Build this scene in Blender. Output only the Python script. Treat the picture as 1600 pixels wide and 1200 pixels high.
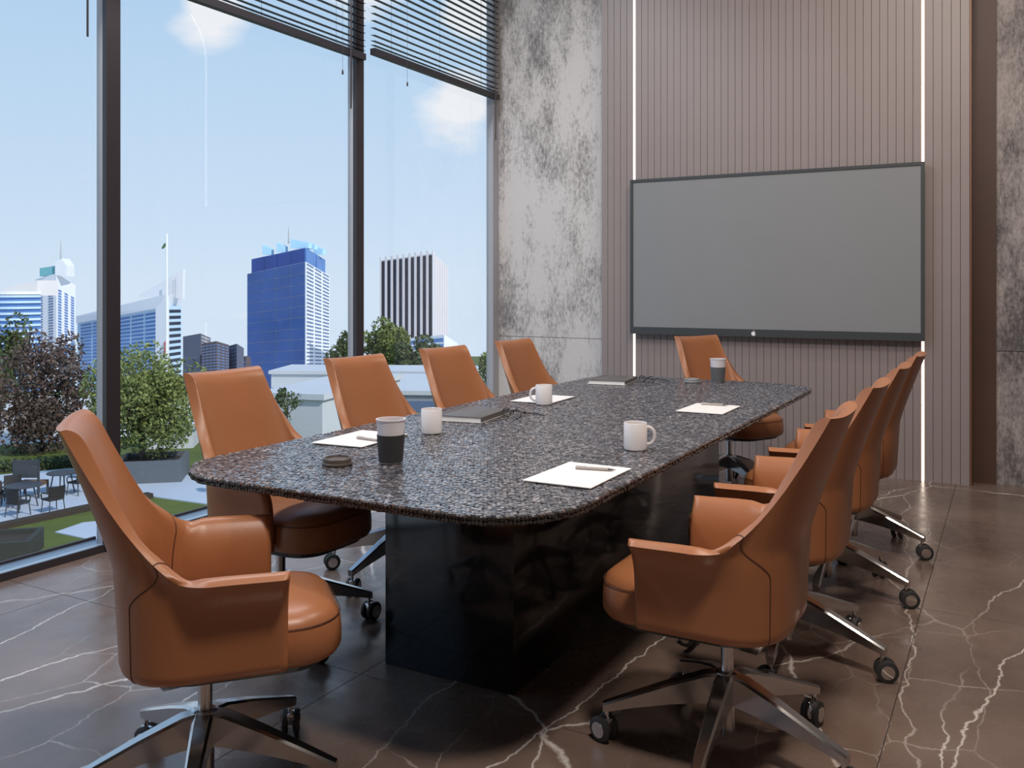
import bpy, bmesh, math, random
import numpy as np
from mathutils import Vector, Matrix
R = math.radians
scene = bpy.context.scene
for o in list(bpy.data.objects): bpy.data.objects.remove(o, do_unlink=True)
COL = scene.collection

# ---------------------------------------------------------------- camera
EYE = 1.305; FPX = 1395.0; YAW = R(29.2)
cd = bpy.data.cameras.new('camera'); cam = bpy.data.objects.new('camera', cd); COL.objects.link(cam)
cam.location = (0, 0, EYE); cam.rotation_euler = (R(90), 0, YAW)
cd.sensor_width = 36; cd.lens = FPX/1600*36; cd.shift_y = -150/1600
cd.clip_start = .05; cd.clip_end = 4000
scene.camera = cam
scene.view_settings.view_transform = 'Standard'; scene.view_settings.look = 'None'
scene.view_settings.gamma = 1; scene.view_settings.use_curve_mapping = False
scene.view_settings.exposure = 0.0

# ---------------------------------------------------------------- world (daylight sky with a few clouds)
world = bpy.data.worlds.new('sky'); scene.world = world; world.use_nodes = True
wt = world.node_tree; wt.nodes.clear()
def wn(t, **k):
    n = wt.nodes.new(t)
    for a, b in k.items(): setattr(n, a, b)
    return n
wout = wn('ShaderNodeOutputWorld'); wbg = wn('ShaderNodeBackground'); wtc = wn('ShaderNodeTexCoord')
wsep = wn('ShaderNodeSeparateXYZ'); wr = wn('ShaderNodeValToRGB')
wt.links.new(wtc.outputs['Generated'], wsep.inputs[0]); wt.links.new(wsep.outputs['Z'], wr.inputs[0])
el = wr.color_ramp.elements
el[0].position = 0.0; el[0].color = (.72, .85, 1.0, 1)
el[1].position = 1.0; el[1].color = (.17, .36, .68, 1)
e = el.new(.10); e.color = (.63, .79, .98, 1)
e = el.new(.32); e.color = (.48, .69, .93, 1)
e = el.new(.60); e.color = (.27, .48, .78, 1)
wno = wn('ShaderNodeTexNoise'); wno.inputs['Scale'].default_value = 7; wno.inputs['Detail'].default_value = 6
wmap = wn('ShaderNodeMapping'); wmap.inputs['Scale'].default_value = (1, 1, 2.2)
wt.links.new(wtc.outputs['Generated'], wmap.inputs[0]); wt.links.new(wmap.outputs[0], wno.inputs[0])
def pix_dir(u, v):
    l = (u-800)/FPX; z = (450-v)/FPX
    return Vector((l*math.cos(YAW)-math.sin(YAW), l*math.sin(YAW)+math.cos(YAW), z)).normalized()
acc = None
for (u, v, rad) in ((730, 165, .065), (735, 25, .045), (335, 15, .06), (560, -60, .08)):
    d = pix_dir(u, v)
    dist = wn('ShaderNodeVectorMath', operation='DISTANCE'); dist.inputs[1].default_value = d
    sc = wn('ShaderNodeVectorMath', operation='MULTIPLY'); sc.inputs[1].default_value = (1, 1, 1)
    nrm = wn('ShaderNodeVectorMath', operation='NORMALIZE')
    wt.links.new(wtc.outputs['Generated'], nrm.inputs[0]); wt.links.new(nrm.outputs[0], dist.inputs[0])
    mr = wn('ShaderNodeMapRange'); mr.inputs['From Min'].default_value = rad; mr.inputs['From Max'].default_value = 0
    wt.links.new(dist.outputs['Value'], mr.inputs['Value'])
    if acc is None: acc = mr.outputs[0]
    else:
        mx = wn('ShaderNodeMath', operation='MAXIMUM'); wt.links.new(acc, mx.inputs[0]); wt.links.new(mr.outputs[0], mx.inputs[1]); acc = mx.outputs[0]
cadd = wn('ShaderNodeMath', operation='MULTIPLY_ADD'); cadd.inputs[1].default_value = .62
wt.links.new(acc, cadd.inputs[0]); wt.links.new(wno.outputs['Fac'], cadd.inputs[2])
cr = wn('ShaderNodeMapRange'); cr.inputs['From Min'].default_value = .66; cr.inputs['From Max'].default_value = .86
wt.links.new(cadd.outputs[0], cr.inputs['Value'])
wmix = wn('ShaderNodeMix', data_type='RGBA'); wmix.inputs[7].default_value = (.95, .96, 1, 1)
wt.links.new(cr.outputs[0], wmix.inputs[0]); wt.links.new(wr.outputs[0], wmix.inputs[6])
wt.links.new(wmix.outputs[2], wbg.inputs[0]); wbg.inputs[1].default_value = 1.0
wt.links.new(wbg.outputs[0], wout.inputs[0])

# ---------------------------------------------------------------- sun, ceiling lamps and an added window fill
def light(name, kind, loc, energy, color, **k):
    ld = bpy.data.lights.new(name, kind); ld.energy = energy; ld.color = color
    tgt = k.pop('target', None)
    for a, b in k.items(): setattr(ld, a, b)
    o = bpy.data.objects.new(name, ld); COL.objects.link(o); o.location = loc
    if tgt is not None:
        o.rotation_euler = (Vector(tgt)-Vector(loc)).to_track_quat('-Z', 'Y').to_euler()
    return o
sun = light('sun', 'SUN', (30, 0, 40), 3.2, (1, .95, .88), angle=R(.6))
sun.rotation_euler = (-Vector((.75, -.12, .62))).to_track_quat('-Z', 'Y').to_euler()
light('ceiling_lamp_key', 'AREA', (.05, 1.15, 4.25), 110, (1, .90, .80), shape='DISK', size=.45, target=(-.5, 2.2, 0))
light('ceiling_lamp_mid', 'AREA', (-.2, 3.4, 4.25), 50, (1, .89, .78), shape='DISK', size=.45, target=(-.4, 3.8, 0))
light('ceiling_lamp_far', 'AREA', (-.6, 5.0, 4.25), 22, (1, .90, .82), shape='DISK', size=.45, target=(-.7, 5.4, 0))
light('window_fill_light', 'AREA', (-3.35, 2.7, 4.25), 135, (.92, .95, 1), shape='RECTANGLE', size=.35, size_y=5.0)  # unseen cool light, added to make up for weak window daylight

# ---------------------------------------------------------------- materials
MATS = {}
def nmat(name):
    m = bpy.data.materials.new(name); m.use_nodes = True; MATS[name] = m
    nt = m.node_tree; b = nt.nodes['Principled BSDF']
    return m, nt, b
def setp(b, **k):
    for a, v in k.items():
        b.inputs[a.replace('_', ' ')].default_value = v
def pm(name, col, rough=.5, metal=0., spec=.5, var=0., vscale=8., bump=0., bscale=60., emit=None, es=0, coat=0.):
    m, nt, b = nmat(name)
    b.inputs['Base Color'].default_value = (*col, 1); b.inputs['Roughness'].default_value = rough
    b.inputs['Metallic'].default_value = metal; b.inputs['Specular IOR Level'].default_value = spec
    b.inputs['Coat Weight'].default_value = coat; b.inputs['Coat Roughness'].default_value = .06
    tc = nt.nodes.new('ShaderNodeTexCoord')
    if var or True:
        no = nt.nodes.new('ShaderNodeTexNoise'); no.inputs['Scale'].default_value = vscale; no.inputs['Detail'].default_value = 4
        nt.links.new(tc.outputs['Object'], no.inputs[0])
        mx = nt.nodes.new('ShaderNodeMix'); mx.data_type = 'RGBA'
        v = max(var, .03)
        mx.inputs[6].default_value = (*[c*(1-v) for c in col], 1); mx.inputs[7].default_value = (*[min(1, c*(1+v)) for c in col], 1)
        nt.links.new(no.outputs['Fac'], mx.inputs[0]); nt.links.new(mx.outputs[2], b.inputs['Base Color'])
    if bump:
        n2 = nt.nodes.new('ShaderNodeTexNoise'); n2.inputs['Scale'].default_value = bscale; n2.inputs['Detail'].default_value = 3
        nt.links.new(tc.outputs['Object'], n2.inputs[0])
        bp = nt.nodes.new('ShaderNodeBump'); bp.inputs['Strength'].default_value = bump; bp.inputs['Distance'].default_value = .002
        nt.links.new(n2.outputs['Fac'], bp.inputs['Height']); nt.links.new(bp.outputs[0], b.inputs['Normal'])
    if emit:
        b.inputs['Emission Color'].default_value = (*emit, 1); b.inputs['Emission Strength'].default_value = es
    return m
pm('leather', (.36, .140, .060), .36, spec=.45, var=.10, vscale=5, bump=.12, bscale=260)
pm('leather_seam', (.08, .03, .014), .6)
pm('aluminium', (.62, .61, .61), .20, metal=1, var=.04)
pm('chrome', (.8, .8, .8), .10, metal=1)
pm('black_plastic', (.02, .02, .022), .4)
pm('rubber', (.03, .03, .032), .5)
pm('table_black', (.008, .008, .010), .12, spec=.45, var=.1, coat=.3)
pm('frame_dark', (.035, .028, .034), .4, var=.08)
pm('frame_grey', (.42, .42, .45), .45)
pm('sill_paint', (.27, .37, .48), .4)
pm('blind', (.028, .024, .030), .45)
pm('slat_wall', (.305, .252, .243), .42, var=.10, vscale=2.2)
pm('groove', (.05, .04, .038), .8)
pm('bronze', (.20, .095, .065), .45, metal=.25, var=.15)
pm('shade_brown', (.085, .042, .032), .5, var=.2, vscale=3)  # painted shade: brown of the slat wall's shadow on the concrete
pm('led', (1, .9, .8), .5, emit=(1, .84, .70), es=3.2)
pm('tv_frame', (.052, .058, .062), .42)
pm('tv_screen', (.27, .275, .285), .28, spec=.4)
pm('tv_side', (.04, .028, .026), .6)
pm('white_mark', (.9, .9, .9), .4)
pm('plaster', (.16, .14, .135), .8, var=.06)
pm('plaster_warm', (.16, .115, .09), .8, var=.06)
pm('ceramic', (.78, .76, .78), .25)
pm('cup_paper', (.66, .63, .68), .5)
pm('cup_sleeve', (.022, .022, .025), .55)
pm('cup_sleeve_grey', (.10, .105, .115), .55)
pm('lid_brown', (.085, .068, .058), .45)
pm('lid_grey', (.25, .25, .26), .45)
pm('coffee', (.30, .20, .13), .35)
pm('paper', (.80, .77, .75), .7)
pm('paper_line', (.62, .60, .60), .7)
pm('pen', (.42, .38, .36), .35)
pm('pen_dark', (.12, .11, .11), .35)
pm('book_cover', (.11, .10, .098), .4)
pm('book_pages', (.80, .79, .78), .7)
pm('spectacle', (.02, .02, .022), .3)
# outdoors
pm('grass', (.095, .125, .018), .9, var=.35, vscale=.8)
pm('patio', (.50, .56, .66), .6, var=.08, vscale=.4)
pm('paving_white', (.70, .69, .68), .8, var=.06, vscale=.3)
pm('stucco', (.60, .62, .66), .8, var=.05, vscale=.4)
pm('stucco_grey', (.30, .32, .35), .8, var=.05, vscale=.4)
pm('planter', (.11, .125, .145), .7, var=.05)
pm('planter_dark', (.035, .038, .033), .7, var=.1)
pm('soil', (.04, .03, .022), .9, var=.2)
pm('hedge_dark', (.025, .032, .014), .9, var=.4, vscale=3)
pm('bark', (.06, .042, .03), .9, var=.2)
def leafmat(name, c1, c2):
    m, nt, b = nmat(name); b.inputs['Roughness'].default_value = .6
    g = nt.nodes.new('ShaderNodeNewGeometry'); mx = nt.nodes.new('ShaderNodeMix'); mx.data_type = 'RGBA'
    mx.inputs[6].default_value = (*c1, 1); mx.inputs[7].default_value = (*c2, 1)
    nt.links.new(g.outputs['Random Per Island'], mx.inputs[0]); nt.links.new(mx.outputs[2], b.inputs['Base Color'])
leafmat('leaf_green', (.10, .14, .03), (.26, .30, .09))
leafmat('leaf_dark', (.035, .055, .016), (.10, .14, .04))
leafmat('leaf_brown', (.05, .032, .026), (.15, .10, .08))
pm('wicker', (.024, .022, .022), .7, var=.2)
pm('outdoor_metal', (.055, .06, .07), .5)
pm('wood_seat', (.16, .085, .05), .6)
pm('b_white', (.80, .80, .82), .7, var=.04, vscale=.05)
pm('b_cream', (.72, .68, .66), .7, var=.04, vscale=.05)
pm('b_paleblue', (.52, .68, .82), .6)
pm('b_blue', (.035, .088, .28), .45, var=.35, vscale=.06)
pm('b_bluedeep', (.02, .055, .26), .4, var=.3, vscale=.08)
pm('b_midblue', (.10, .22, .50), .4, var=.3, vscale=.1)
pm('b_navy', (.012, .013, .03), .3, var=.2, vscale=.1)
pm('b_teal', (.16, .42, .46), .5)
pm('b_glassteal', (.42, .68, .85), .4)
pm('b_slate', (.10, .11, .16), .7, var=.15, vscale=.1)
pm('b_brownslate', (.10, .075, .085), .7, var=.2, vscale=.1)
pm('b_grey', (.45, .46, .48), .7)
pm('b_fin', (.66, .62, .64), .7)
pm('b_window', (.12, .18, .32), .4, var=.3, vscale=.1)
pm('b_red', (.45, .10, .09), .6)
pm('flag_green', (.05, .14, .05), .7)
# glass pane: mostly clear, reflecting by angle
def glass():
    m = bpy.data.materials.new('window_glass'); m.use_nodes = True; nt = m.node_tree; nt.nodes.clear(); MATS['glass'] = m
    o = nt.nodes.new('ShaderNodeOutputMaterial'); mx = nt.nodes.new('ShaderNodeMixShader')
    t = nt.nodes.new('ShaderNodeBsdfTransparent'); g = nt.nodes.new('ShaderNodeBsdfGlossy'); lw = nt.nodes.new('ShaderNodeLayerWeight'); lw.inputs[0].default_value = .5; p5 = nt.nodes.new('ShaderNodeMath'); p5.operation = 'POWER'; p5.inputs[1].default_value = 5; f = nt.nodes.new('ShaderNodeMath'); f.operation = 'MULTIPLY_ADD'; f.inputs[1].default_value = .90; f.inputs[2].default_value = .03; nt.links.new(lw.outputs['Facing'], p5.inputs[0]); nt.links.new(p5.outputs[0], f.inputs[0])
    t.inputs[0].default_value = (.97, .98, .985, 1); g.inputs['Roughness'].default_value = 0.0
    g.inputs['Color'].default_value = (.9, .9, .9, 1)
    nt.links.new(f.outputs[0], mx.inputs[0]); nt.links.new(t.outputs[0], mx.inputs[1]); nt.links.new(g.outputs[0], mx.inputs[2]); nt.links.new(mx.outputs[0], o.inputs[0])
glass()
def N(nt, t, **k):
    n = nt.nodes.new(t)
    for a, b in k.items(): setattr(n, a, b)
    return n
def mixc(nt, fac, a, b):
    mx = N(nt, 'ShaderNodeMix', data_type='RGBA')
    nt.links.new(fac, mx.inputs[0])
    for i, v in ((6, a), (7, b)):
        if isinstance(v, tuple): mx.inputs[i].default_value = (*v, 1)
        else: nt.links.new(v, mx.inputs[i])
    return mx.outputs[2]
def maprange(nt, v, a, b, c=0., d=1.):
    m = N(nt, 'ShaderNodeMapRange'); nt.links.new(v, m.inputs[0])
    for i, x in enumerate((a, b, c, d)): m.inputs[i+1].default_value = x
    return m.outputs[0]
def mul(nt, a, b):
    m = N(nt, 'ShaderNodeMath', operation='MULTIPLY'); nt.links.new(a, m.inputs[0])
    if isinstance(b, (int, float)): m.inputs[1].default_value = b
    else: nt.links.new(b, m.inputs[1])
    return m.outputs[0]
def vmax(nt, a, b):
    m = N(nt, 'ShaderNodeMath', operation='MAXIMUM'); nt.links.new(a, m.inputs[0]); nt.links.new(b, m.inputs[1]); return m.outputs[0]
def noise(nt, vec, scale, detail=4, rough=.5):
    n = N(nt, 'ShaderNodeTexNoise'); n.inputs['Scale'].default_value = scale; n.inputs['Detail'].default_value = detail; n.inputs['Roughness'].default_value = rough
    nt.links.new(vec, n.inputs[0]); return n
def marble():
    m, nt, b = nmat('marble')
    g = N(nt, 'ShaderNodeNewGeometry'); pos = g.outputs['Position']
    dn = noise(nt, pos, 2.2, 6, .6)
    off = N(nt, 'ShaderNodeVectorMath', operation='MULTIPLY_ADD'); off.inputs[1].default_value = (.20, .20, 0)
    nt.links.new(dn.outputs['Color'], off.inputs[0]); nt.links.new(pos, off.inputs[2])
    def veins(rot, scl, scale, w, mlo, mhi, seed):
        mp = N(nt, 'ShaderNodeMapping'); mp.inputs['Rotation'].default_value = (0, 0, rot); mp.inputs['Scale'].default_value = (*scl, 1); mp.inputs['Location'].default_value = (seed, seed*.7, 0)
        nt.links.new(off.outputs[0], mp.inputs[0])
        v = N(nt, 'ShaderNodeTexVoronoi', feature='DISTANCE_TO_EDGE', voronoi_dimensions='2D'); v.inputs['Scale'].default_value = scale
        nt.links.new(mp.outputs[0], v.inputs[0])
        line = maprange(nt, v.outputs['Distance'], w, 0)
        mk = noise(nt, mp.outputs[0], 1.3, 3); msk = maprange(nt, mk.outputs['Fac'], mlo, mhi)
        return mul(nt, line, msk)
    a = veins(R(-20), (1.0, .28), 1.5, .0070, .37, .52, 3.1)
    c = veins(R(35), (1.0, .45), 1.1, .0055, .42, .56, 8.3)
    d = mul(nt, veins(R(10), (1, .6), 4.0, .014, .46, .66, 1.7), .55)
    vv = vmax(nt, vmax(nt, a, c), d)
    cl = noise(nt, off.outputs[0], 1.6, 8, .62)
    base = mixc(nt, maprange(nt, cl.outputs['Fac'], .32, .70), (.110, .074, .058), (.215, .150, .122))
    col = mixc(nt, vv, base, (.72, .66, .62))
    nt.links.new(col, b.inputs['Base Color'])
    rn = noise(nt, pos, 9, 4); nt.links.new(maprange(nt, rn.outputs['Fac'], .3, .7, .20, .34), b.inputs['Roughness'])
    b.inputs['IOR'].default_value = 1.85
marble()
def concrete(name, light_c, dark_c, lo, hi):
    m, nt, b = nmat(name)
    g = N(nt, 'ShaderNodeNewGeometry'); pos = g.outputs['Position']
    mp = N(nt, 'ShaderNodeMapping'); mp.inputs['Scale'].default_value = (2.6, 2.6, 1.1); nt.links.new(pos, mp.inputs[0])
    big = noise(nt, mp.outputs[0], 1.5, 6, .6); fine = noise(nt, mp.outputs[0], 18, 10, .8)
    add = N(nt, 'ShaderNodeMath', operation='ADD'); nt.links.new(big.outputs['Fac'], add.inputs[0]); nt.links.new(fine.outputs['Fac'], add.inputs[1])
    f = maprange(nt, add.outputs[0], lo, hi)
    nt.links.new(mixc(nt, f, light_c, dark_c), b.inputs['Base Color'])
    b.inputs['Roughness'].default_value = .62
    bp = N(nt, 'ShaderNodeBump'); bp.inputs['Strength'].default_value = .25; bp.inputs['Distance'].default_value = .004
    nt.links.new(fine.outputs['Fac'], bp.inputs['Height']); nt.links.new(bp.outputs[0], b.inputs['Normal'])
concrete('concrete', (.68, .64, .62), (.22, .20, .195), .96, 1.20)
concrete('concrete_grey', (.44, .385, .37), (.10, .088, .088), .84, 1.14)
def pebble():
    m, nt, b = nmat('pebble')
    g = N(nt, 'ShaderNodeNewGeometry'); r = g.outputs['Random Per Island']
    cr = N(nt, 'ShaderNodeValToRGB'); nt.links.new(r, cr.inputs[0]); e = cr.color_ramp.elements
    e[0].color = (.028, .029, .040, 1); e[1].color = (.36, .33, .34, 1)
    x = e.new(.45); x.color = (.075, .074, .090, 1)
    x = e.new(.78); x.color = (.15, .138, .145, 1)
    nt.links.new(cr.outputs[0], b.inputs['Base Color']); b.inputs['Roughness'].default_value = .2; b.inputs['IOR'].default_value = 3.6
pebble()
pm('pebble_rim', (.045, .038, .036), .38, var=.5, vscale=70)

# ---------------------------------------------------------------- mesh helpers
class MB:
    def __init__(s): s.v = []; s.f = []
    def add(s, vs, fs):
        o = len(s.v); s.v += [tuple(v) for v in vs]; s.f += [tuple(i+o for i in f) for f in fs]; return s
    def box(s, x0, x1, y0, y1, z0, z1):
        return s.add([(x0,y0,z0),(x1,y0,z0),(x1,y1,z0),(x0,y1,z0),(x0,y0,z1),(x1,y0,z1),(x1,y1,z1),(x0,y1,z1)],
                     [(0,3,2,1),(4,5,6,7),(0,1,5,4),(1,2,6,5),(2,3,7,6),(3,0,4,7)])
    def hexa(s, p):   # 8 points: bottom 4 ccw, top 4
        return s.add(p, [(0,3,2,1),(4,5,6,7),(0,1,5,4),(1,2,6,5),(2,3,7,6),(3,0,4,7)])
    def tube(s, pts, r, n=8, caps=True):
        pts = [Vector(p) for p in pts]; rs = r if isinstance(r, (list, tuple)) else [r]*len(pts)
        vs = []; fs = []; up = None
        for i, p in enumerate(pts):
            t = (pts[min(i+1, len(pts)-1)]-pts[max(i-1, 0)]).normalized()
            if up is None: up = Vector((0,0,1)) if abs(t.z) < .9 else Vector((1,0,0))
            a = t.cross(up).normalized(); b = a.cross(t).normalized(); up = b
            for k in range(n):
                q = 2*math.pi*k/n; vs.append(p+(a*math.cos(q)+b*math.sin(q))*rs[i])
        for i in range(len(pts)-1):
            for k in range(n):
                k2 = (k+1) % n; fs.append((i*n+k, i*n+k2, (i+1)*n+k2, (i+1)*n+k))
        if caps: fs.append(tuple(range(n-1, -1, -1))); fs.append(tuple((len(pts)-1)*n+k for k in range(n)))
        return s.add(vs, fs)
    def lathe(s, prof, n=24, c=(0,0,0), close=True):
        vs = []; fs = []
        for (r, z) in prof:
            for k in range(n):
                q = 2*math.pi*k/n; vs.append((c[0]+r*math.cos(q), c[1]+r*math.sin(q), c[2]+z))
        m = len(prof)
        for i in range(m-1):
            for k in range(n):
                k2 = (k+1) % n; fs.append((i*n+k, i*n+k2, (i+1)*n+k2, (i+1)*n+k))
        if close: fs.append(tuple(range(n-1, -1, -1))); fs.append(tuple((m-1)*n+k for k in range(n)))
        return s.add(vs, fs)
    def loft(s, loops, caps=True):
        n = len(loops[0]); vs = [p for l in loops for p in l]; fs = []
        for i in range(len(loops)-1):
            for k in range(n):
                k2 = (k+1) % n; fs.append((i*n+k, i*n+k2, (i+1)*n+k2, (i+1)*n+k))
        if caps: fs.append(tuple(range(n-1, -1, -1))); fs.append(tuple((len(loops)-1)*n+k for k in range(n)))
        return s.add(vs, fs)
    def xf(s, M):
        s.v = [tuple(M @ Vector(v)) for v in s.v]; return s
    def mesh(s, name, mat, smooth=False, bevel=0, ang=40):
        me = bpy.data.meshes.new(name); me.from_pydata(s.v, [], s.f)
        bm = bmesh.new(); bm.from_mesh(me)
        bmesh.ops.recalc_face_normals(bm, faces=bm.faces)
        if bevel:
            bmesh.ops.bevel(bm, geom=[e for e in bm.edges if e.is_manifold and e.calc_face_angle(0) > R(30)], offset=bevel, segments=2, profile=.5, affect='EDGES')
        bm.to_mesh(me); bm.free()
        me.materials.append(MATS[mat])
        if smooth or bevel:
            me.polygons.foreach_set('use_smooth', [True]*len(me.polygons))
            me.set_sharp_from_angle(angle=R(ang))
        return me
    def obj(s, name, mat, parent=None, **k):
        return mk(name, s.mesh(name, mat, **k), parent)
def mk(name, me, parent=None):
    o = bpy.data.objects.new(name, me); COL.objects.link(o)
    if parent is not None: o.parent = parent
    return o
def tag(o, label=None, cat=None, group=None, kind=None):
    if label: o['label'] = label
    if cat: o['category'] = cat
    if group: o['group'] = group
    if kind: o['kind'] = kind
    return o
def thing(name, label, cat, loc=(0,0,0), rz=0, group=None):
    o = bpy.data.objects.new(name, None); COL.objects.link(o); o.empty_display_size = .1
    o.location = loc; o.rotation_euler = (0, 0, rz); return tag(o, label, cat, group)
def copy_tree(o, parent=None):
    c = o.copy(); COL.objects.link(c); c.parent = parent
    for ch in o.children: copy_tree(ch, c)
    return c
def BX(*a): return MB().box(*a)
def W(u, v, d):      # a point of the place seen at photo pixel (u, v), d metres in front of the camera
    l = (u-800)/FPX*d
    return Vector((l*math.cos(YAW)-d*math.sin(YAW), l*math.sin(YAW)+d*math.cos(YAW), EYE-(v-450)/FPX*d))
def rrect(x0, x1, y0, y1, r, n=8):
    pts = []
    for (cx, cy, a0) in ((x1-r, y1-r, 0), (x0+r, y1-r, 90), (x0+r, y0+r, 180), (x1-r, y0+r, 270)):
        for k in range(n+1):
            a = R(a0+90*k/n); pts.append((cx+r*math.cos(a), cy+r*math.sin(a)))
    return pts
def ss(x): x = max(0., min(1., x)); return x*x*(3-2*x)

# ================================================================ THE ROOM
WX = -3.91; BY = 6.62; CY = 6.75; CEIL = 4.3; XR = 2.6; YF = -2.0
floor = tag(BX(WX-.14, XR+.1, YF-.1, CY+.1, -.12, -.006).obj('floor', 'groove'), kind='structure')
xs = [WX-.14, -3.518, -1.918, -.318, 1.282, XR]; ys = [YF, -.815, .785, 2.385, 3.985, 5.585, CY]
j = .0015
for a in range(len(xs)-1):
    for b in range(len(ys)-1):
        BX(xs[a]+j, xs[a+1]-j, ys[b]+j, ys[b+1]-j, -.006, 0).obj('floor_tile', 'marble', floor)
tag(BX(WX-.2, XR+.2, YF-.2, CY+.2, CEIL, CEIL+.2).obj('ceiling', 'plaster'), kind='structure')
tag(BX(XR, XR+.15, YF, CY+.1, 0, CEIL).obj('wall_right', 'plaster_warm'), kind='structure')
tag(BX(WX-.2, XR, YF-.15, YF, 0, CEIL).obj('wall_front', 'plaster_warm'), kind='structure')
wb = tag(BX(WX-.05, XR, CY+.012, CY+.2, -.1, CEIL).obj('wall_back', 'groove'), kind='structure')
SX0, SX1 = -2.874, -.238
for (x0, x1, mt) in ((WX-.02, SX0+.02, 'concrete'), (SX1-.02, 1.15, 'concrete_grey'), (1.154, XR, 'concrete_grey')):
    for (z0, z1) in ((0, .885), (.889, CEIL)):
        BX(x0, x1, CY, CY+.012, z0, z1).obj('concrete_panel', mt, wb)
BX(SX0, SX1, BY+.02, CY+.012, 0, CEIL).obj('slat_backing', 'groove', wb)
# slats run up the wall, bend through a cove and go on under the ceiling
RC = .6; LEDX = (-2.595, -.52)
path = [(BY, 0.0), (BY, CEIL-.02-RC)]
for k in range(1, 9):
    a = R(90*k/8); path.append((BY-RC+RC*math.cos(a), CEIL-.02-RC+RC*math.sin(a)))
path.append((4.2, CEIL-.02))
def sweep_strip(x0, x1, d0, d1):     # strip between offsets d0 (front) and d1 (behind) of the path
    mb = MB(); loops = []
    for i, (y, z) in enumerate(path):
        if i < 2: ny, nz = 1, 0
        elif i == len(path)-1: ny, nz = 0, 1
        else:
            a = R(90*(i-1)/8); ny, nz = math.cos(a), math.sin(a)
        loops.append([(x0, y+ny*d0, z+nz*d0), (x1, y+ny*d0, z+nz*d0), (x1, y+ny*d1, z+nz*d1), (x0, y+ny*d1, z+nz*d1)])
    return mb.loft(loops)
def slat_run(xa, xb, n):
    p = (xb-xa)/n
    me = sweep_strip(-p/2+.0015, p/2-.0015, 0, .018).mesh('wall_slat', 'slat_wall')
    for i in range(n):
        o = mk('wall_slat', me, wb); o.location.x = xa+p*(i+.5)
slat_run(SX0, LEDX[0]-.0085, 5); slat_run(LEDX[0]+.0085, LEDX[1]-.0085, 39); slat_run(LEDX[1]+.0085, SX1, 5)
for i, x in enumerate(LEDX):
    t = thing('light_strip', ('vertical warm white light strip in slat wall at left edge of screen', 'vertical warm white light strip in slat wall at right edge of screen')[i], 'light strip', (x, BY, 0), 0, 'light strips in the slat wall')
    me = sweep_strip(-.0075, .0075, .004, .016); me.v = [(a, b-BY, c) for a, b, c in me.v]
    me.obj('diffuser', 'led', t)
tr = tag(BX(SX1+.001, SX1+.012, BY-.004, CY, 0, CEIL).obj('trim_1', 'bronze'), kind='structure')
sh_strip = tag(BX(SX1+.012, -.085, CY-.012, CY, 0, CEIL).obj('slat_shade_strip', 'shade_brown'), kind='structure')  # shade beside the slat wall, built as a thin dark brown strip
trc = tag(BX(WX-.06, WX+.006, CY-.10, CY, 0, CEIL).obj('trim_3', 'frame_grey'), kind='structure')

# ---- window wall
MY = [-1.02, .93, 2.912, 4.842, 6.69]      # mullion centres
edges = [YF] + MY
def window(n, y0, y1):
    w = thing('window_%d' % n, None, None, (WX, (y0+y1)/2, 0)); w['kind'] = 'structure'
    c = (y0+y1)/2
    def P(name, mt, x0, x1, a, b, z0, z1, **k): return BX(x0-WX, x1-WX, a-c, b-c, z0, z1).obj(name, mt, w, **k)
    P('glass_pane', 'glass', WX-.046, WX-.040, y0+.03, y1-.03, .05, CEIL)
    P('bottom_rail', 'frame_dark', WX-.012, WX, y0, y1, 0, .036)
    P('sill_ledge', 'sill_paint', WX-.125, WX-.012, y0, y1, 0, .036)
    P('head_rail', 'frame_dark', WX-.12, WX, y0, y1, CEIL-.06, CEIL)
    P('glazing_bead', 'frame_dark', WX-.138, WX-.125, y0, y1, 0, .05)
    if n == 5: return
    mu = P('mullion', 'frame_dark', WX-.020, WX+.01, y1-.040, y1+.040, 0, CEIL)
    P('mullion_cap', 'frame_grey', WX-.066, WX-.020, y1-.039, y1+.036, 0, CEIL)
for i in range(len(MY)): window(i+1, edges[i]+(.04 if i else 0), MY[i])

# ---- venetian blinds
def blind(label, y0, y1, zb, wand_y, cord_y):
    c = (y0+y1)/2; X = WX+.045
    b = thing('window_blind', label, 'blind', (X, c, zb), 0, 'raised venetian blinds')
    hw = (y1-y0)/2
    BX(-.022, .022, -hw, hw, 0, .044).obj('bottom_rail', 'blind', b)
    me = MB().hexa([(-.019,-hw,.001),(.019,-hw,-.003),(.019,hw,-.003),(-.019,hw,.001),(-.019,-hw,.003),(.019,-hw,-.001),(.019,hw,-.001),(-.019,hw,.003)]).mesh('slat', 'blind')
    z = .044; k = 0
    while zb+z+.05 < CEIL-.06:
        z += (.022, .030, .040)[k] if k < 3 else .0505
        o = mk('slat', me, b); o.location.z = z; k += 1
    BX(-.028, .028, -hw, hw, CEIL-.055-zb, CEIL-zb).obj('head_box', 'blind', b)
    for fy in (-.72, 0, .72):
        MB().tube([(-.020, hw*fy, .0), (-.020, hw*fy, CEIL-zb)], .0012, 4).obj('ladder_cord', 'blind', b)
    MB().tube([(.034, wand_y-c, CEIL-.05-zb), (.034, wand_y-c, -.36)], .0055, 6).obj('wand', 'blind', b)
    cb = MB().tube([(.03, cord_y-c, CEIL-.05-zb), (.03, cord_y-c, -.12)], .0012, 4).obj('pull_cord', 'blind', b)
    MB().lathe([(.002, 0), (.006, -.01), (.007, -.028), (.003, -.034)], 8, (.03, cord_y-c, -.118)).obj('cord_tassel', 'blind', cb)
blind('dark venetian blind raised high over the leftmost window pane', .99, 2.82, 2.86, 2.72, 2.6)
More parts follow.
